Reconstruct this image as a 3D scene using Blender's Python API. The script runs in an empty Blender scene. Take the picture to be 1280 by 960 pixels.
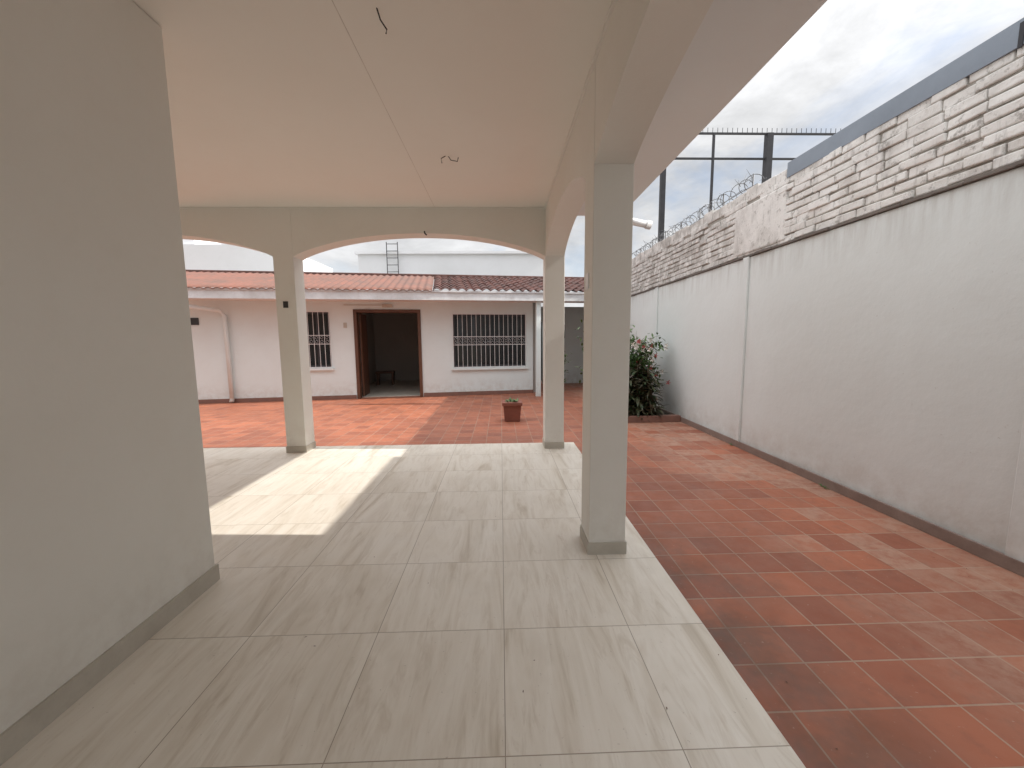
import bpy, bmesh, math, random
from mathutils import Vector, Matrix, Euler
random.seed(7)
S=bpy.context.scene
S.view_settings.view_transform='Standard'; S.view_settings.look='None'; S.view_settings.exposure=0

# ------------------------------------------------ materials
def newmat(name):
    m=bpy.data.materials.new(name); m.use_nodes=True
    nt=m.node_tree; b=nt.nodes['Principled BSDF']
    return m,nt,b
def N(nt,t,**k):
    n=nt.nodes.new(t)
    for a,v in k.items(): setattr(n,a,v)
    return n
def L(nt,a,b): nt.links.new(a,b)
def coords(nt,scale=(1,1,1),loc=(0,0,0)):
    tc=N(nt,'ShaderNodeTexCoord'); mp=N(nt,'ShaderNodeMapping')
    mp.inputs['Scale'].default_value=scale; mp.inputs['Location'].default_value=loc
    L(nt,tc.outputs['Object'],mp.inputs['Vector']); return mp.outputs['Vector']
def noise(nt,vec,scale,detail=4,rough=.55,dist=0):
    n=N(nt,'ShaderNodeTexNoise'); n.inputs['Scale'].default_value=scale
    n.inputs['Detail'].default_value=min(detail,4); n.inputs['Roughness'].default_value=rough
    n.inputs['Distortion'].default_value=dist
    L(nt,vec,n.inputs['Vector']); return n.outputs['Fac']
def ramp(nt,fac,stops):
    r=N(nt,'ShaderNodeValToRGB'); e=r.color_ramp.elements
    while len(e)<len(stops): e.new(.5)
    for i,(p,c) in enumerate(stops):
        e[i].position=p; e[i].color=(c,c,c,1) if isinstance(c,(int,float)) else (*c,1)
    L(nt,fac,r.inputs['Fac']); return r.outputs['Color']
def mix(nt,fac,a,b,mode='MIX'):
    m=N(nt,'ShaderNodeMix',data_type='RGBA',blend_type=mode)
    if isinstance(fac,(int,float)): m.inputs[0].default_value=fac
    else: L(nt,fac,m.inputs[0])
    for s,v in ((6,a),(7,b)):
        if isinstance(v,tuple): m.inputs[s].default_value=(*v,1)
        else: L(nt,v,m.inputs[s])
    return m.outputs[2]
def bump(nt,b,h,strength=.2,dist=.01):
    n=N(nt,'ShaderNodeBump'); n.inputs['Strength'].default_value=strength; n.inputs['Distance'].default_value=dist
    L(nt,h,n.inputs['Height']); L(nt,n.outputs['Normal'],b.inputs['Normal'])
def paint(name,col,dirt=None,amt=.25,rough=.75,scale=1.5,bs=.12,bscale=60,low=0):
    m,nt,b=newmat(name); v=coords(nt)
    n1=noise(nt,v,scale,6,.6,.4); n2=noise(nt,v,scale*9,5,.7)
    dirt=dirt or tuple(c*.8 for c in col)
    f=ramp(nt,n1,[(.35,0.0),(.75,amt)]); c=mix(nt,f,col,dirt)
    f2=ramp(nt,n2,[(.5,0.0),(.8,amt*.5)]); c=mix(nt,f2,c,dirt)
    if low:
        sp=N(nt,'ShaderNodeSeparateXYZ'); L(nt,v,sp.inputs[0])
        mr=N(nt,'ShaderNodeMapRange'); mr.inputs[1].default_value=.5; mr.inputs[2].default_value=0; L(nt,sp.outputs[2],mr.inputs[0])
        q=N(nt,'ShaderNodeMath',operation='MULTIPLY'); L(nt,mr.outputs[0],q.inputs[0]); L(nt,ramp(nt,noise(nt,v,6,4,.7),[(.4,0.0),(.7,low)]),q.inputs[1])
        c=mix(nt,q.outputs[0],c,(.42,.35,.28))
    L(nt,c,b.inputs['Base Color']); b.inputs['Roughness'].default_value=rough
    bump(nt,b,noise(nt,v,bscale,3,.6),bs,.004)
    return m
def flat(name,col,rough=.6,metal=0,var=.15):
    m,nt,b=newmat(name); v=coords(nt)
    c=mix(nt,ramp(nt,noise(nt,v,8,3),[(.3,0.0),(.7,1.0)]),tuple(x*(1-var) for x in col),tuple(min(1,x*(1+var)) for x in col))
    L(nt,c,b.inputs['Base Color']); b.inputs['Roughness'].default_value=rough; b.inputs['Metallic'].default_value=metal
    return m

M_wall=paint('white_plaster',(.775,.765,.715),(.67,.64,.57),.3,.65,1.2,low=.35)
M_ceil=paint('ceiling_paint',(.83,.81,.755),(.75,.71,.64),.25,.8,.8,.04)
M_soffit=paint('soffit_paint',(.79,.81,.80),(.71,.70,.67),.2,.8,1)
M_facade=paint('facade_paint',(.73,.81,.81),(.62,.64,.62),.35,.8,.9,low=.6)
M_fascia=paint('fascia_paint',(.74,.77,.79),(.42,.39,.37),.6,.7,2.5)
M_skirt=paint('stone_skirting',(.52,.485,.42),(.38,.345,.29),.6,.5,6)
M_seam=flat('ceiling_joint',(.6,.56,.5),.8)
M_redskirt=paint('red_skirting',(.24,.12,.09),(.15,.09,.07),.6,.6,5)
M_wskirt=paint('worn_skirting',(.28,.21,.18),(.17,.12,.10),.7,.7,5)
M_wood=paint('brown_wood',(.13,.055,.03),(.06,.03,.02),.6,.5,5)
M_dark=flat('dark_interior',(.03,.03,.032),.5)
M_metalD=flat('dark_iron',(.04,.04,.045),.6,.3)
M_wire=flat('grey_wire',(.13,.13,.135),.5,.4)
M_barw=flat('white_iron',(.75,.75,.75),.5)
M_pvc=flat('white_pvc',(.82,.82,.82),.35,0,.04)
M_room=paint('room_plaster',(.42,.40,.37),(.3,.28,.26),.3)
M_white2=paint('rendered_block',(.78,.79,.81),(.6,.6,.6),.35,.8,.5)
M_black=flat('black_cable',(.02,.02,.02),.5)

m,nt,b=newmat('boundary_plaster'); v=coords(nt)
c=mix(nt,ramp(nt,noise(nt,v,.9,6,.6,.5),[(.35,0.0),(.75,.35)]),(.75,.785,.775),(.61,.615,.59))
sep=N(nt,'ShaderNodeSeparateXYZ'); L(nt,coords(nt),sep.inputs[0])
st=noise(nt,coords(nt,(1,5,.6)),2.5,6,.65)
def zr(a,bv):
    mr=N(nt,'ShaderNodeMapRange'); mr.inputs[1].default_value=a; mr.inputs[2].default_value=bv
    L(nt,sep.outputs[2],mr.inputs[0]); return mr.outputs[0]
def mul(x,y):
    q=N(nt,'ShaderNodeMath',operation='MULTIPLY'); L(nt,x,q.inputs[0])
    if isinstance(y,(int,float)): q.inputs[1].default_value=y
    else: L(nt,y,q.inputs[1])
    return q.outputs[0]
top=mul(mul(zr(2.1,2.52),ramp(nt,st,[(.42,0.0),(.7,1.0)])),.5)
c=mix(nt,top,c,(.40,.37,.33))
low=mul(mul(zr(.45,.0),ramp(nt,noise(nt,v,4,6,.7),[(.35,0.0),(.7,1.0)])),.55)
c=mix(nt,low,c,(.45,.38,.32))
c=mix(nt,ramp(nt,noise(nt,v,26,3,.7),[(.68,0.0),(.74,.35)]),c,(.45,.42,.38))
L(nt,c,b.inputs['Base Color']); b.inputs['Roughness'].default_value=.8
bump(nt,b,noise(nt,v,5,6,.65),.25,.02)
M_bwall=m

m,nt,b=newmat('whitewashed_brick'); v=coords(nt)
c=mix(nt,ramp(nt,noise(nt,v,2.6,6,.65,.3),[(.46,0.0),(.70,.65)]),(.83,.81,.78),(.52,.49,.455))
c=mix(nt,ramp(nt,noise(nt,v,12,6,.75),[(.55,0.0),(.68,.7)]),c,(.27,.245,.22))
c=mix(nt,ramp(nt,noise(nt,coords(nt,(1,4,.7),(3,1,2)),2.5,4,.7),[(.56,0.0),(.72,.45)]),c,(.22,.20,.18))
sep=N(nt,'ShaderNodeSeparateXYZ'); L(nt,coords(nt),sep.inputs[0])
mr=N(nt,'ShaderNodeMapRange'); mr.inputs[1].default_value=4.4; mr.inputs[2].default_value=7.0; L(nt,sep.outputs[1],mr.inputs[0])
q=mul(mr.outputs[0],ramp(nt,noise(nt,v,5,6,.7),[(.38,.1),(.64,.75)]))
c=mix(nt,q,c,(.25,.225,.20))
L(nt,c,b.inputs['Base Color']); b.inputs['Roughness'].default_value=.9
bump(nt,b,noise(nt,v,30,4,.7),.5,.012)
M_brick=m
M_mortar=paint('dirty_mortar',(.40,.37,.33),(.20,.18,.155),.7,.9,6,.5,20)
M_ledge=paint('mossy_ledge',(.20,.17,.15),(.09,.08,.07),.7,.9,6,.5,20)
M_cap=paint('grey_blue_flashing',(.25,.29,.345),(.17,.20,.24),.5,.5,2)

TW,TH=.63,.61
m,nt,b=newmat('travertine_tiles'); v=coords(nt)
sep=N(nt,'ShaderNodeSeparateXYZ'); L(nt,v,sep.inputs[0])
def cell(o,w):
    d=N(nt,'ShaderNodeMath',operation='DIVIDE'); L(nt,o,d.inputs[0]); d.inputs[1].default_value=w
    f=N(nt,'ShaderNodeMath',operation='FLOOR'); L(nt,d.outputs[0],f.inputs[0]); return f.outputs[0]
cm=N(nt,'ShaderNodeCombineXYZ'); L(nt,cell(sep.outputs[0],TW),cm.inputs[0]); L(nt,cell(sep.outputs[1],TH),cm.inputs[1])
wn=N(nt,'ShaderNodeTexWhiteNoise',noise_dimensions='3D'); L(nt,cm.outputs[0],wn.inputs['Vector'])
off=N(nt,'ShaderNodeVectorMath',operation='SCALE'); L(nt,wn.outputs['Color'],off.inputs[0]); off.inputs[3].default_value=20
add=N(nt,'ShaderNodeVectorMath',operation='ADD'); L(nt,v,add.inputs[0]); L(nt,off.outputs[0],add.inputs[1])
mp=N(nt,'ShaderNodeMapping'); mp.inputs['Scale'].default_value=(5,.7,1); mp.inputs['Rotation'].default_value=(0,0,math.radians(1.5)); L(nt,add.outputs[0],mp.inputs[0])
n1=noise(nt,mp.outputs[0],1.0,7,.62,1.3); n2=noise(nt,mp.outputs[0],3.2,6,.7,.9)
c=ramp(nt,n1,[(.27,(.53,.455,.355)),(.40,(.73,.67,.575)),(.56,(.81,.76,.675)),(.74,(.66,.59,.49))])
c=mix(nt,ramp(nt,n2,[(.52,0.0),(.70,.45)]),c,(.50,.42,.315))
c=mix(nt,mul(wn.outputs['Value'],.10),c,(.58,.52,.44))
br=N(nt,'ShaderNodeTexBrick'); br.offset=0; br.squash=1
for k,val in (('Scale',1),('Mortar Size',.0019),('Mortar Smooth',.0),('Brick Width',TW),('Row Height',TH)): br.inputs[k].default_value=val
L(nt,v,br.inputs['Vector'])
c=mix(nt,br.outputs['Fac'],c,(.36,.30,.23))
c=mix(nt,ramp(nt,noise(nt,v,1.7,4,.7),[(.5,0.0),(.8,.3)]),c,(.52,.46,.37))
c=mix(nt,ramp(nt,noise(nt,v,55,2,.7),[(.68,0.0),(.76,.5)]),c,(.33,.28,.22))
L(nt,c,b.inputs['Base Color'])
L(nt,ramp(nt,noise(nt,v,3,3,.6),[(.3,.30),(.7,.5)]),b.inputs['Roughness'])
bn=N(nt,'ShaderNodeBump'); bn.inputs['Strength'].default_value=.3; bn.inputs['Distance'].default_value=.002; bn.invert=True
L(nt,br.outputs['Fac'],bn.inputs['Height']); L(nt,bn.outputs['Normal'],b.inputs['Normal'])
M_tile=m

m,nt,b=newmat('terracotta_tiles'); v=coords(nt)
TT=.232
br=N(nt,'ShaderNodeTexBrick'); br.offset=0; br.squash=1
for k,val in (('Scale',1),('Mortar Size',.0044),('Mortar Smooth',.1),('Bias',0),('Brick Width',TT),('Row Height',TT)): br.inputs[k].default_value=val
br.inputs['Color1'].default_value=(.42,.140,.072,1); br.inputs['Color2'].default_value=(.28,.090,.050,1); br.inputs['Mortar'].default_value=(.40,.27,.195,1)
L(nt,v,br.inputs['Vector'])
c=br.outputs['Color']
sep=N(nt,'ShaderNodeSeparateXYZ'); L(nt,v,sep.inputs[0])
c=mix(nt,ramp(nt,noise(nt,v,.8,4,.65,.4),[(.42,0.0),(.66,.4)]),c,(.23,.09,.055))
c=mix(nt,ramp(nt,noise(nt,v,9,4,.75),[(.5,0.0),(.75,.45)]),c,(.18,.085,.06))
mr=N(nt,'ShaderNodeMapRange'); mr.inputs[1].default_value=1.8; mr.inputs[2].default_value=2.4; L(nt,sep.outputs[0],mr.inputs[0])
cm=N(nt,'ShaderNodeCombineXYZ'); L(nt,cell(sep.outputs[0],TT),cm.inputs[0]); L(nt,cell(sep.outputs[1],TT),cm.inputs[1])
sc_=N(nt,'ShaderNodeVectorMath',operation='SCALE'); L(nt,cm.outputs[0],sc_.inputs[0]); sc_.inputs[3].default_value=TT
pn=noise(nt,sc_.outputs[0],1.1,3,.7)
edge=noise(nt,v,12,4,.7)
c=mix(nt,mul(mul(mul(mr.outputs[0],ramp(nt,pn,[(.45,.0),(.53,1.0)])),ramp(nt,edge,[(.36,.25),(.6,1.0)])),.65),c,(.46,.30,.22))
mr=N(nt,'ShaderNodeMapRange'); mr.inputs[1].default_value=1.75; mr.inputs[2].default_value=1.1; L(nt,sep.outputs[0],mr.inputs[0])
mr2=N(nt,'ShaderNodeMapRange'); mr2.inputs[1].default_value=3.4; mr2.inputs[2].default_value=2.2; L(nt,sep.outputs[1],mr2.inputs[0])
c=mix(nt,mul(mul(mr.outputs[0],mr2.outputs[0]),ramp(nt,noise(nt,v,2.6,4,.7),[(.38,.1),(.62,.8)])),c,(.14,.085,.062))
c=mix(nt,ramp(nt,noise(nt,v,38,3,.7),[(.66,0.0),(.76,.6)]),c,(.46,.36,.29))
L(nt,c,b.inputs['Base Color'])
L(nt,ramp(nt,noise(nt,v,5,3,.6),[(.3,.42),(.7,.75)]),b.inputs['Roughness'])
bn=N(nt,'ShaderNodeBump'); bn.inputs['Strength'].default_value=.6; bn.inputs['Distance'].default_value=.004; bn.invert=True
L(nt,br.outputs['Fac'],bn.inputs['Height']); L(nt,bn.outputs['Normal'],b.inputs['Normal'])
M_terra=m

M_ground=paint('ground_soil',(.20,.17,.13),(.10,.11,.06),.6,.95,.2)
M_clay=paint('clay_roof',(.12,.045,.035),(.045,.03,.027),.9,.85,3,.4,20)
M_corr=paint('corrugated_roof',(.22,.090,.062),(.12,.075,.06),.95,.8,1.6,.2,20)
def leafmat(name,a,bc):
    m,nt,b=newmat(name); v=coords(nt)
    L(nt,mix(nt,ramp(nt,noise(nt,v,7,3),[(.35,0.0),(.65,1.0)]),a,bc),b.inputs['Base Color'])
    b.inputs['Roughness'].default_value=.5; return m
M_leafD=leafmat('dark_leaf',(.03,.065,.022),(.08,.05,.03))
M_leafL=leafmat('green_leaf',(.045,.105,.022),(.085,.15,.035))
M_flower=flat('white_petal',(.8,.76,.70),.6)
M_flower2=flat('pink_petal',(.55,.12,.11),.6)
M_pot=paint('terracotta_pot',(.25,.09,.06),(.14,.06,.045),.6,.8,6)
M_soil=flat('soil',(.04,.03,.02),.95)
M_stem=flat('stem',(.10,.07,.04),.8)

# ------------------------------------------------ geometry helpers
def obj(name,me,parent=None):
    o=bpy.data.objects.new(name,me); S.collection.objects.link(o)
    if parent: o.parent=parent
    return o
def empty(name,loc=(0,0,0),rz=0):
    o=bpy.data.objects.new(name,None); S.collection.objects.link(o); o.location=loc; o.rotation_euler=(0,0,rz)
    o.empty_display_size=.2; return o
def bx(bm,x0,x1,y0,y1,z0,z1,mi=0):
    vs=[bm.verts.new(p) for p in ((x0,y0,z0),(x1,y0,z0),(x1,y1,z0),(x0,y1,z0),(x0,y0,z1),(x1,y0,z1),(x1,y1,z1),(x0,y1,z1))]
    for f in ((3,2,1,0),(4,5,6,7),(0,1,5,4),(1,2,6,5),(2,3,7,6),(3,0,4,7)):
        fc=bm.faces.new([vs[i] for i in f]); fc.material_index=mi
    return vs
def done(name,bm,mats,parent=None,bevel=0,smooth=False):
    me=bpy.data.meshes.new(name); bm.normal_update(); bm.to_mesh(me); bm.free()
    for mm in (mats if isinstance(mats,(list,tuple)) else [mats]): me.materials.append(mm)
    o=obj(name,me,parent)
    if smooth:
        for p in me.polygons: p.use_smooth=True
    if bevel:
        md=o.modifiers.new('bevel','BEVEL'); md.width=bevel; md.segments=2; md.limit_method='ANGLE'
    return o
def box(name,x0,x1,y0,y1,z0,z1,mat,parent=None,bevel=0):
    bm=bmesh.new(); bx(bm,x0,x1,y0,y1,z0,z1); return done(name,bm,mat,parent,bevel)
def boxes(name,lst,mat,parent=None,bevel=0):
    bm=bmesh.new()
    for l in lst: bx(bm,*l)
    return done(name,bm,mat,parent,bevel)
def tube(bm,pts,r,n=6,mi=0):
    pts=[Vector(p) for p in pts]; rings=[]
    for i,p in enumerate(pts):
        d=(pts[min(i+1,len(pts)-1)]-pts[max(i-1,0)]).normalized()
        a=d.cross(Vector((0,0,1)));
        if a.length<.05: a=d.cross(Vector((1,0,0)))
        a.normalize(); c=d.cross(a)
        rr=r[i] if isinstance(r,(list,tuple)) else r
        rings.append([bm.verts.new(p+(a*math.cos(2*math.pi*k/n)+c*math.sin(2*math.pi*k/n))*rr) for k in range(n)])
    for A,B in zip(rings,rings[1:]):
        for k in range(n):
            f=bm.faces.new((A[k],A[(k+1)%n],B[(k+1)%n],B[k])); f.material_index=mi; f.smooth=True
    for R in (rings[0],rings[-1]):
        f=bm.faces.new(R); f.material_index=mi
def arch_beam(name,a0,a1,zs,zp,zt,t0,t1,axis,mat,parent):
    bm=bmesh.new(); n=40; rows=[]
    for i in range(n+1):
        a=a0+(a1-a0)*i/n; t=2*i/n-1
        z=zs+(zp-zs)*(1-abs(t)**2.1)**.85
        def P(t_,z_): return (a,t_,z_) if axis=='x' else (t_,a,z_)
        rows.append([bm.verts.new(P(t0,z)),bm.verts.new(P(t1,z)),bm.verts.new(P(t1,zt)),bm.verts.new(P(t0,zt))])
    for A,B in zip(rows,rows[1:]):
        for k in range(4): bm.faces.new((A[k],B[k],B[(k+1)%4],A[(k+1)%4]))
    bm.faces.new(rows[0]); bm.faces.new(rows[-1][::-1])
    bmesh.ops.recalc_face_normals(bm,faces=bm.faces)
    return done(name,bm,mat,parent)

# ------------------------------------------------ ground
bm=bmesh.new(); R=600
bm.faces.new([bm.verts.new(p) for p in ((-R,-R,-.12),(R,-R,-.12),(R,R,-.12),(-R,R,-.12))]); done('ground',bm,M_ground)
box('terracotta_courtyard',-14,3.29,-6,14,-.11,-.05,M_terra)
box('terrace_floor',-9,1.02,-6,5.42,-.115,0,M_tile,bevel=.004)

# ------------------------------------------------ covered terrace
T=empty('covered_terrace')
CZ=3.1; ZS=2.51; ZP=2.79
cols=[(.58,.828,2.50,2.75),(.58,.83,5.12,5.37),(-2.83,-2.58,5.12,5.37),(-6.24,-5.99,5.12,5.37),(.58,.83,-1.0,-.75)]
for i,(x0,x1,y0,y1) in enumerate(cols):
    box('column_%d'%(i+1),x0,x1,y0,y1,0,CZ,M_wall,T,.005)
    e=.008
    boxes('column_base_%d'%(i+1),[(x0-e,x1+e,y0-e,y0,0,.085),(x0-e,x1+e,y1,y1+e,0,.085),(x0-e,x0,y0,y1,0,.085),(x1,x1+e,y0,y1,0,.085)],M_skirt,T)
arch_beam('arch_back_right',-2.58,.58,ZS,ZP,CZ+.01,5.125,5.365,'x',M_wall,T)
arch_beam('arch_back_left',-5.99,-2.83,ZS,ZP,CZ+.01,5.125,5.365,'x',M_wall,T)
arch_beam('arch_side_back',2.75,5.12,ZS,ZP-.02,CZ+.01,.583,.825,'y',M_wall,T)
arch_beam('arch_side_front',-.75,2.50,ZS,ZP-.02,CZ+.01,.583,.825,'y',M_wall,T)
box('ceiling',-9,.60,-6,5.14,CZ,CZ+.02,M_ceil,T)
box('roof_slab',-9,1.62,-6,5.42,CZ+.02,CZ+.16,M_soffit,T)
box('eave_soffit',.81,1.62,-6,5.42,CZ-.01,CZ+.02,M_soffit,T)
boxes('ceiling_seam',[(-.802,-.798,-3,5.12,CZ-.001,CZ+.001)],M_seam,T)
boxes('cornice',[(-5.99,.565,5.108,5.126,CZ-.016,CZ-.001),(.565,.584,-.74,5.126,CZ-.016,CZ-.001)],M_wall,T)
bm=bmesh.new()
tube(bm,[(1.55,5.3,3.02),(1.75,5.3,2.98),(1.95,5.3,2.94)],.045,12); tube(bm,[(1.93,5.3,2.944),(1.99,5.3,2.932)],.055,12)
done('gutter_outlet',bm,M_pvc,T)
bm=bmesh.new()
def wire(x,y,s):
    tube(bm,[(x-.05*s,y,CZ-.06),(x-.055*s,y,CZ-.02),(x,y,CZ+.01),(x+.03*s,y+.01,CZ-.03),(x+.09*s,y,CZ-.045),(x+.1*s,y-.02,CZ-.02)],.004,5)
wire(-.46,3.75,1)
tube(bm,[(-.6,2.16,CZ+.01),(-.59,2.2,CZ-.03),(-.565,2.22,CZ-.06),(-.57,2.22,CZ-.08)],.004,5)
tube(bm,[(-.93,5.08,2.80),(-.92,5.05,2.77),(-.9,5.06,2.75)],.01,5)
done('ceiling_wires',bm,M_black,T)
box('outlet_box_1',-2.74,-2.68,5.112,5.125,1.88,1.96,M_dark,T)
box('outlet_box_2',.573,.585,2.59,2.67,1.78,1.88,M_pvc,T)

H=empty('main_house')
box('side_wall',-9,-1.76,-6,2.31,0,CZ-.002,M_wall,H,.006)
boxes('skirting',[(-1.76,-1.748,-6,2.322,0,.10),(-9,-1.76,2.31,2.322,0,.10)],M_skirt,H)

# ------------------------------------------------ boundary wall
W=empty('boundary_wall'); WX=3.29; PZ=2.51
box('plaster_wall',WX,WX+.25,-6,15,-.1,PZ,M_bwall,W,.01)
boxes('pilasters',[(WX-.03,WX,y,y+.12,-.05,PZ) for y in (2.2,5.2,8.2,11.2)],M_bwall,W,.006)
boxes('base_skirting',[(WX-.045,WX-.0355,-6,15,-.05,.04),(WX-.0355,WX-.002,-6,15,-.05,.03)],M_wskirt,W,.004)
bm=bmesh.new(); y=-6
while y<15:
    l=random.uniform(.2,.5); bx(bm,WX-random.uniform(.015,.035),WX+.1,y,y+l-.002,PZ+.002,PZ+random.uniform(.018,.034)); y+=l
done('ledge',bm,M_ledge,W,.004)
box('brick_backing',WX+.024,WX+.22,-6,15,PZ+.01,3.24,M_mortar,W)
bm=bmesh.new(); rh=.0815; z=PZ+.04
while z<3.25:
    y=-6-random.random()*.2
    while y<15:
        l=random.uniform(.21,.28)
        zt=z+rh-.011
        if not (z>3.18 and y>5 and random.random()<.2):
            d=random.uniform(-.004,.016); vs=bx(bm,WX+d,WX+.2,y+.004,y+l-.004,z+random.uniform(-.006,.004),zt+random.uniform(-.007,.005))
            for q in vs: q.co+=Vector((random.uniform(-.005,.005),random.uniform(-.006,.006),random.uniform(-.006,.006)))
        y+=l
    z+=rh
done('painted_bricks',bm,M_brick,W,.009)
bm=bmesh.new(); y=4.64
while y<15:
    l=random.uniform(.1,.35); bx(bm,WX+.01,WX+.2,y,y+l-.004,3.242,3.36+random.uniform(0,.05)+.012*(y-4.6)); y+=l+random.choice((0,0,.01))
done('wall_top_course',bm,M_brick,W,.012)
box('brick_render_patch',WX-.004,WX+.06,4.6,5.6,PZ+.06,3.2,M_brick,W,.02)
bm=bmesh.new()
pr=[(WX-.0,3.262),(WX-.0,3.425),(WX+.13,3.48),(WX+.32,3.48),(WX+.32,3.262)]
A=[bm.verts.new((x,-6,z)) for x,z in pr]; B=[bm.verts.new((x,4.62,z)) for x,z in pr]
for k in range(5): bm.faces.new((A[k],A[(k+1)%5],B[(k+1)%5],B[k]))
bm.faces.new(A); bm.faces.new(B[::-1]); bmesh.ops.recalc_face_normals(bm,faces=bm.faces)
done('cap_flashing',bm,M_cap,W)
boxes('flashing_joints',[(WX-.006,WX+.001,y,y+.025,3.25,3.40) for y in (2.58,-.5)],M_metalD,W)
bm=bmesh.new()
tube(bm,[(WX+.1,5.3+.35*i,3.46+.02*math.sin(i)) for i in range(16)],.006,5)
n=640; pts=[]
for i in range(n):
    t=i/n; a=t*2*math.pi*26
    pts.append((WX+.1+.085*math.cos(a),5.3+5.0*t+.05*math.sin(a*.37),3.52+.085*math.sin(a)))
tube(bm,pts,.0045,4)
for i in range(0,n,4):
    p=Vector(pts[i]); d=Vector((random.uniform(-.8,.8),random.uniform(-.7,.7),random.uniform(-.3,1))).normalized()
    tube(bm,[p-d*.03,p+d*random.uniform(.05,.13)],[.005,.0015],4)
for i in range(8): tube(bm,[(WX+.1,5.4+.7*i,3.2),(WX+.1,5.4+.7*i,3.62)],.01,5)
done('razor_wire',bm,M_wire,W)

F=empty('court_fence')
bm=bmesh.new(); FY=9.0
for x,r,zt in ((3.62,.05,5.2),(4.72,.022,5.9),(5.95,.065,5.9),(7.6,.05,5.9)): bx(bm,x-r,x+r,FY-r,FY+r,-.1,zt)
for z,r in ((5.9,.018),(5.38,.018)): bx(bm,3.62,9,FY-r,FY+r,z-r,z+r)
for i in range(50):
    x=3.7+.11*i; bx(bm,x-.004,x+.004,FY-.004,FY+.004,5.9,6.02)
tube(bm,[(3.62,FY,5.2),(4.1,FY,5.9)],.012,5)
done('fence_frame',bm,M_metalD,F)

SB=empty('unseen_sun_blocker')  # added house-like block out of view, sized to keep sun off the near bay
box('walls',WX+.33,12,-8,2.42,-.1,4.65,M_white2,SB)
box('blocker_parapet',WX+.325,12.1,-8.1,2.44,4.65,4.75,M_cap,SB)
boxes('blocker_windows',[(WX+.31,WX+.34,y,y+1.2,3.6,4.3) for y in (-5,-2,)],M_dark,SB)

# ------------------------------------------------ courtyard house
TH8=math.radians(8); HX,HY=.9,11.0
C=empty('courtyard_house',(HX,HY,-.05),TH8)
WT=2.62
op=[(-9.99,-9.2,.85,2.25,'w'),(-5.95,-5.32,.85,2.25,'w'),(-4.67,-3.1,0,2.27,'d'),(-2.2,-.21,.78,2.2,'w')]
bm=bmesh.new(); x=-11
for a,b_,z0,z1,k in op:
    bx(bm,x,a,0,.18,0,WT); 
    if z0>0: bx(bm,a,b_,0,.18,0,z0)
    bx(bm,a,b_,0,.18,z1,WT); x=b_
bx(bm,x,0,0,.18,0,WT)
done('facade',bm,M_facade,C)
boxes('base_band',[(-11,-4.75,-.012,-.001,0,.10),(-3.02,0.01,-.012,-.001,0,.10)],M_redskirt,C)
box('room_floor',-11,0,.18,4.5,-.05,.02,M_skirt,C)
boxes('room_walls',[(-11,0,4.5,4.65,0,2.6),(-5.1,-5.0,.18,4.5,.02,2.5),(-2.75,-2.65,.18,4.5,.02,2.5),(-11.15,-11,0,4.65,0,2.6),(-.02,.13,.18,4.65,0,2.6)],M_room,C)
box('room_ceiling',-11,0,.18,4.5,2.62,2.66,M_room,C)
boxes('bench',[(-4.75,-4.15,2.9,3.3,.42,.48),(-4.72,-4.66,2.93,3.27,.02,.42),(-4.24,-4.18,2.93,3.27,.02,.42)],M_wood,C)
boxes('door_frame',[(-4.73,-4.65,-.03,.2,0,2.32),(-3.12,-3.04,-.03,.2,0,2.32),(-4.65,-3.12,-.03,.2,2.24,2.32)],M_wood,C,.004)
box('door_leaf',-4.63,-4.59,.2,.95,.03,2.22,M_wood,C)
m,nt,b=newmat('dark_glass'); b.inputs['Base Color'].default_value=(.015,.018,.02,1); b.inputs['Roughness'].default_value=.08; M_glass=m
def window(i,a,b_,z0,z1):
    boxes('window_frame_%d'%i,[(a,a+.05,.04,.1,z0,z1),(b_-.05,b_,.04,.1,z0,z1),(a+.05,b_-.05,.04,.1,z1-.05,z1),(a+.05,b_-.05,.04,.1,z0,z0+.05),((a+b_)/2-.02,(a+b_)/2+.02,.04,.1,z0+.05,z1-.05)],M_metalD,C)
    box('window_glass_%d'%i,a+.05,b_-.05,.075,.085,z0+.05,z1-.05,M_glass,C)
    bm=bmesh.new(); n=int((b_-a)/.12)
    for k in range(n+1):
        x=a+(b_-a)*k/n; bx(bm,x-.005,x+.005,-.05,-.040,z0-.02,z1+.02)
    for z in (z0,z1,(z0+z1)/2-.11,(z0+z1)/2+.11): bx(bm,a-.02,b_+.02,-.054,-.05,z-.007,z+.007)
    for k in range(n):
        x=a+(b_-a)*(k+.5)/n; cz=(z0+z1)/2
        for sgn in (-1,1):
            tube(bm,[(x+.035*math.cos(t)*.9,-.06,cz+sgn*.05+.035*math.sin(t)) for t in [j*2*math.pi/8 for j in range(8)]],.0035,4)
    done('window_grille_%d'%i,bm,M_barw,C)
    box('window_sill_%d'%i,a-.05,b_+.05,-.07,-.001,z0-.08,z0-.025,M_facade,C)
wi=1
for a,b_,z0,z1,k in op:
    if k=='w': window(wi,a,b_,z0,z1); wi+=1
box('eave_slab',-11.3,3.0,-.75,.0,2.52,2.60,M_soffit,C)
box('fascia',-11.3,3.0,-.80,-.75,2.49,2.72,M_fascia,C,.004)
box('gutter_lip',-11.3,3.0,-.83,-.80,2.68,2.725,M_fascia,C)
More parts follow.
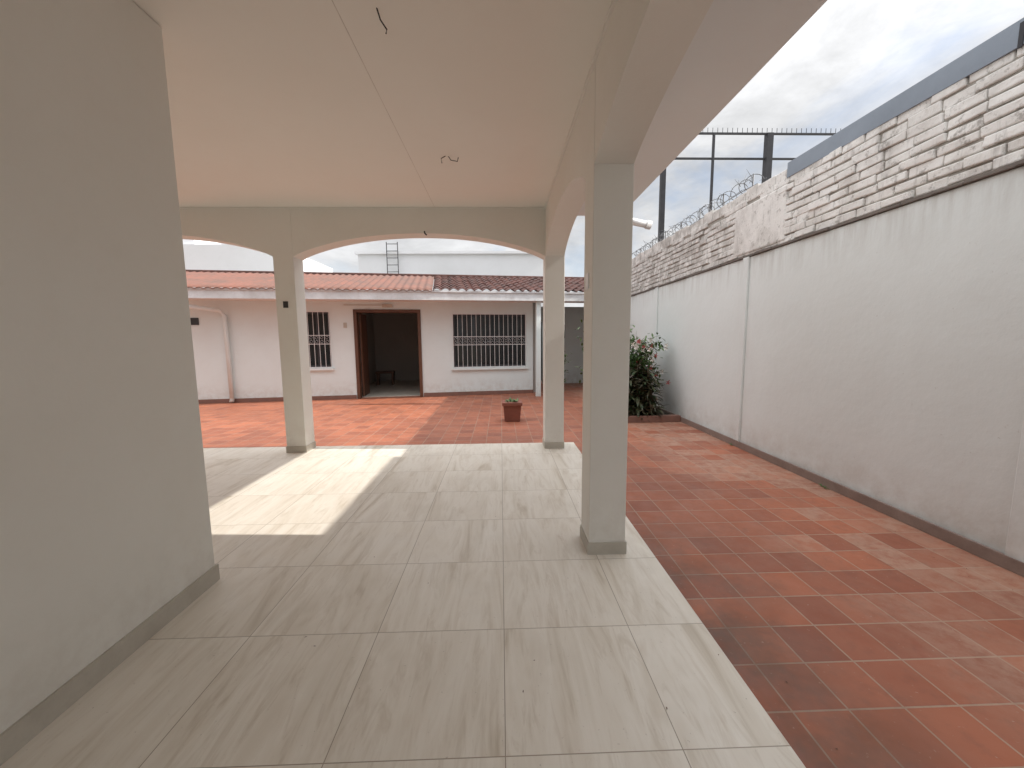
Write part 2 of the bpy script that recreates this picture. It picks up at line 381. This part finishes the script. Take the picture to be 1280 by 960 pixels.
def roof(name,x0,x1,per,amp,step,mat,clay):
    bm=bmesh.new(); nx=int((x1-x0)/per)*8; Ld=3.0; rows=[]
    ys=[]
    if clay:
        k=0
        while k*step<Ld: ys+= [(k*step,.0),(k*step+step*.98,-.03)]; k+=1
    else: ys=[(Ld*i/6,0) for i in range(7)]
    for (yy,dz) in ys:
        r=[]
        for i in range(nx+1):
            x=x0+(x1-x0)*i/nx; ph=2*math.pi*(i/8)
            h=amp*abs(math.sin(ph/2)) if clay else amp*math.sin(ph)
            cx=math.floor(i/8); rj=(math.sin(cx*12.9898+yy*7.1)*43.7)%1
            r.append(bm.verts.new((x,-.86+yy+(rj*.03 if clay else 0),2.72+yy*.27+h+dz+(rj*.012 if clay else 0))))
        rows.append(r)
    for A,B in zip(rows,rows[1:]):
        for i in range(nx): f=bm.faces.new((A[i],A[i+1],B[i+1],B[i])); f.smooth=not clay
    o=done(name,bm,mat,C); md=o.modifiers.new('s','SOLIDIFY'); md.thickness=.012
roof('roof_corrugated',-11.3,-2.7,.18,.016,.4,M_corr,False)
roof('roof_clay_tiles',-2.68,3.0,.2,.05,.36,M_clay,True)
box('roof_ridge',-11.3,3.0,2.08,2.24,3.44,3.58,M_clay,C,.03)
boxes('recess_walls',[(.13,.28,2.2,2.35,0,2.6),(.85,3.0,2.2,2.35,0,2.6),(.28,.85,2.2,2.35,2.1,2.6)],M_facade,C)
box('recess_room',.2,1.2,3.2,3.3,0,2.6,M_dark,C)
box('corner_post',-.06,.06,-.70,-.58,0,2.52,M_facade,C,.004)
boxes('recess_grille',[(1.15,1.6,2.17,2.198,1.55,2.0)],M_dark,C)
bm=bmesh.new()
tube(bm,[(-8.25,-.72,2.5),(-8.25,-.72,2.40),(-8.15,-.6,2.33),(-7.75,-.16,2.27),(-7.68,-.09,2.15),(-7.68,-.08,.1)],.05,10)
tube(bm,[(-7.68,-.08,.1),(-7.68,-.12,.03)],.05,10)
done('downpipe',bm,M_facade,C)
boxes('wall_vent',[(-8.55,-8.3,-.02,.0,1.93,2.1)],M_dark,C)
boxes('wall_fittings',[(-4.98,-4.9,-.02,-.001,1.85,1.98),(-4.95,-3.9,-.015,-.001,2.42,2.44),(-4.0,-3.75,-.05,-.001,2.37,2.45)],M_skirt,C)

B1=empty('white_block_building')
box('walls',-5.9,2.2,17,22,-.1,5.05,M_white2,B1); box('parapet_coping',-6,2.3,16.9,22,5.05,5.15,M_white2,B1)
box('lower_wing',-8,-5.9,17.6,21,-.1,4.1,M_white2,B1)
bm=bmesh.new()
for x in (-4.65,-4.2): tube(bm,[(x,16.8,4.1),(x,16.8,5.5)],.02,5)
for k in range(5): tube(bm,[(-4.65,16.8,4.3+.28*k),(-4.2,16.8,4.3+.28*k)],.015,5)
done('roof_ladder',bm,M_metalD,B1)
B2=empty('white_block_building')
box('walls',-17,-8.2,15,20,-.1,5.0,M_white2,B2); box('parapet',-17,-11.2,15.2,19,5.0,5.4,M_white2,B2)
bm=bmesh.new()
vs=[bm.verts.new(p) for p in ((-17,14.9,5.42),(-11.9,14.9,5.42),(-12.6,15.6,5.8),(-17,15.6,5.8))]; bm.faces.new(vs)
done('roof',bm,M_metalD,B2)

# ------------------------------------------------ plants
def leaf(bm,base,d,ln,w,droop,mi,seg=4):
    d=d.normalized(); side=d.cross(Vector((0,0,1)));
    if side.length<.05: side=Vector((1,0,0))
    side.normalize(); prev=None; p=base.copy(); dd=d.copy()
    for i in range(seg+1):
        t=i/seg; ww=w*math.sin(math.pi*min(.97,.08+t*.9))
        a=bm.verts.new(p-side*ww); c=bm.verts.new(p+Vector((0,0,-ww*.4))); e=bm.verts.new(p+side*ww)
        if prev:
            f=bm.faces.new((prev[0],prev[1],c,a)); f.material_index=mi
            f=bm.faces.new((prev[1],prev[2],e,c)); f.material_index=mi
        prev=(a,c,e); dd=(dd+Vector((0,0,-droop/seg))).normalized(); p=p+dd*ln/seg
def rv(): return Vector((random.gauss(0,1),random.gauss(0,1),random.gauss(0,1))).normalized()
bm=bmesh.new()
for s in range(34):
    bxy=Vector((random.uniform(2.2,3.05),random.uniform(7.0,7.9),-.03)); h=random.uniform(.2,1.12)
    top=bxy+Vector((random.uniform(-.15,.12),random.uniform(-.15,.1),h))
    tube(bm,[bxy,(bxy+top)/2+Vector((.02,0,0)),top],[.018,.014,.01],5,1)
    for k in range(44):
        t=random.random(); base=bxy.lerp(top,.2+.8*t)
        an=random.uniform(0,6.28); el_=random.uniform(-.1,1.1)
        leaf(bm,base,Vector((math.cos(an),math.sin(an),el_)),random.uniform(.2,.38),random.uniform(.02,.034),random.uniform(.5,1.5),0)
done('cordyline_plant',bm,[M_leafD,M_stem])
bm=bmesh.new()
for s in range(50):
    b0=Vector((random.uniform(2.1,2.6),random.uniform(7.6,8.1),-.03)); a=Vector((random.uniform(1.75,3.05),random.uniform(7.3,8.3),random.uniform(.7,1.55)+(.25 if random.random()<.2 else 0)))
    if a.x>2.7: a.z=min(a.z,1.35)
    tube(bm,[b0,b0.lerp(a,.5)+rv()*.06,a],[.018,.012,.005],5,1)
    for k in range(120):
        p=b0.lerp(a,random.uniform(.3,1.05))+rv()*random.uniform(.02,.24)
        leaf(bm,p,rv()+Vector((0,0,.3)),random.uniform(.07,.12),random.uniform(.018,.03),.5,0,2)
    for k in range(2):
        p=a+rv()*.16+Vector((0,-.16,-.08)); mi=random.choice((2,2,3))
        for q in range(5):
            an=q*1.256; leaf(bm,p,Vector((math.cos(an),-.4,math.sin(an))),.055,.025,.2,mi,2)
done('flowering_shrub',bm,[M_leafL,M_stem,M_flower,M_flower2])
bm=bmesh.new()
for s in range(8):
    b0=Vector((random.uniform(1.25,1.5),9.6,-.03)); a=b0+Vector((random.uniform(-.2,.35),0,random.uniform(.5,1.2)))
    tube(bm,[b0,a],[.014,.005],5,1)
    for k in range(70):
        p=b0.lerp(a,random.uniform(.2,1.05))+rv()*random.uniform(.02,.15)
        leaf(bm,p,rv()+Vector((0,0,.3)),random.uniform(.06,.12),random.uniform(.015,.028),.5,0,2)
done('small_shrub',bm,[M_leafL,M_stem])
P=empty('brick_planter')
boxes('edging',[(2.1,3.24,6.88,6.98,-.05,.07),(2.1,2.2,6.98,8.3,-.05,.07)],M_redskirt,P,.008)
box('soil',2.2,3.24,6.98,8.3,-.05,.02,M_soil,P)
P=empty('square_flower_pot')
bm=bmesh.new(); px,py=.20,7.25
def frus(z0,h0,z1,h1):
    a=[bm.verts.new((px+sx*h0,py+sy*h0,z0)) for sx,sy in ((-1,-1),(1,-1),(1,1),(-1,1))]
    c=[bm.verts.new((px+sx*h1,py+sy*h1,z1)) for sx,sy in ((-1,-1),(1,-1),(1,1),(-1,1))]
    bm.faces.new(a[::-1]); bm.faces.new(c)
    for k in range(4): bm.faces.new((a[k],a[(k+1)%4],c[(k+1)%4],c[k]))
frus(-.05,.14,.25,.165); frus(.251,.185,.31,.185)
done('pot',bm,M_pot,P,.006)
bm=bmesh.new()
for k in range(45):
    an=random.uniform(0,6.28); leaf(bm,Vector((px+random.uniform(-.1,.1),py+random.uniform(-.1,.1),.3)),Vector((math.cos(an),math.sin(an),random.uniform(.3,1.5))),random.uniform(.06,.13),.018,.8,0,3)
done('succulent',bm,M_leafL,P)
bm=bmesh.new()
for (x,y,n) in ((3.22,3.7,12),(3.22,5.3,8)):
    for k in range(n):
        an=random.uniform(0,6.28); leaf(bm,Vector((x,y+random.uniform(-.03,.03),-.045)),Vector((math.cos(an),math.sin(an),random.uniform(.5,2))),random.uniform(.02,.05),.006,.8,0,2)
done('wall_weeds',bm,M_leafL)
bm=bmesh.new()
for k in range(110):
    x=random.uniform(-1.5,3.2); y=random.uniform(1.2,9)
    if random.random()<.4: x=random.uniform(2.9,3.2)
    z=.003 if (x<1.0 and y<5.42) else -.047
    leaf(bm,Vector((x,y,z)),Vector((random.uniform(-1,1),random.uniform(-1,1),.05)),random.uniform(.006,.016),.0025,.0,0,2)
done('leaf_litter',bm,M_wood)

# ------------------------------------------------ light
sv=Vector((1,-.05,.735)).normalized()
el=math.asin(sv.z); az=math.atan2(sv.x,sv.y)
sl=bpy.data.lights.new('sun','SUN'); sl.energy=5; sl.angle=math.radians(.5); sl.color=(1,.95,.88)
so=bpy.data.objects.new('sun',sl); S.collection.objects.link(so); so.rotation_euler=sv.to_track_quat('Z','Y').to_euler(); so.location=(10,0,10)
w=bpy.data.worlds.new('World'); S.world=w; w.use_nodes=True; nt=w.node_tree; bg=nt.nodes['Background']
sk=N(nt,'ShaderNodeTexSky'); sk.sky_type='NISHITA'; sk.sun_disc=False; sk.sun_elevation=el; sk.sun_rotation=az
tc=N(nt,'ShaderNodeTexCoord'); mp=N(nt,'ShaderNodeMapping'); mp.inputs['Scale'].default_value=(1,1,2.2); mp.inputs['Location'].default_value=(.3,.1,.2)
L(nt,tc.outputs['Generated'],mp.inputs[0])
def wnoise(s,d,r,di=0):
    n=N(nt,'ShaderNodeTexNoise'); n.inputs['Scale'].default_value=s; n.inputs['Detail'].default_value=d; n.inputs['Roughness'].default_value=r; n.inputs['Distortion'].default_value=di
    L(nt,mp.outputs[0],n.inputs['Vector']); return n.outputs['Fac']
cf=ramp(nt,wnoise(2.2,7,.6,.5),[(.34,0.55),(.48,1.0)])
cc=ramp(nt,wnoise(3.5,6,.62,.3),[(.32,.62),(.66,1.0)])
sc=mix(nt,1.0,cc,(6.6,6.65,6.75),'MULTIPLY')
skm=mix(nt,cf,sk.outputs[0],sc)
sp=N(nt,'ShaderNodeSeparateXYZ'); L(nt,tc.outputs['Generated'],sp.inputs[0])
mr=N(nt,'ShaderNodeMapRange'); mr.inputs[1].default_value=.4; mr.inputs[2].default_value=.9; mr.inputs[3].default_value=1.0; mr.inputs[4].default_value=3.2
L(nt,sp.outputs[2],mr.inputs[0])
vs_=N(nt,'ShaderNodeVectorMath',operation='SCALE'); L(nt,skm,vs_.inputs[0]); L(nt,mr.outputs[0],vs_.inputs[3])
L(nt,vs_.outputs[0],bg.inputs['Color']); bg.inputs['Strength'].default_value=.15

# ------------------------------------------------ camera
cd=bpy.data.cameras.new('camera'); cd.sensor_width=36; cd.lens=490/1280*36; cd.clip_end=2000; cd.clip_start=.02
co=bpy.data.objects.new('camera',cd); S.collection.objects.link(co)
co.matrix_world=Matrix.Translation((0,0,1.45))@Matrix.Rotation(math.radians(-1.6),4,'Z')@Matrix.Rotation(math.radians(90-6.4),4,'X')@Matrix.Rotation(math.radians(-.5),4,'Z')
S.camera=co
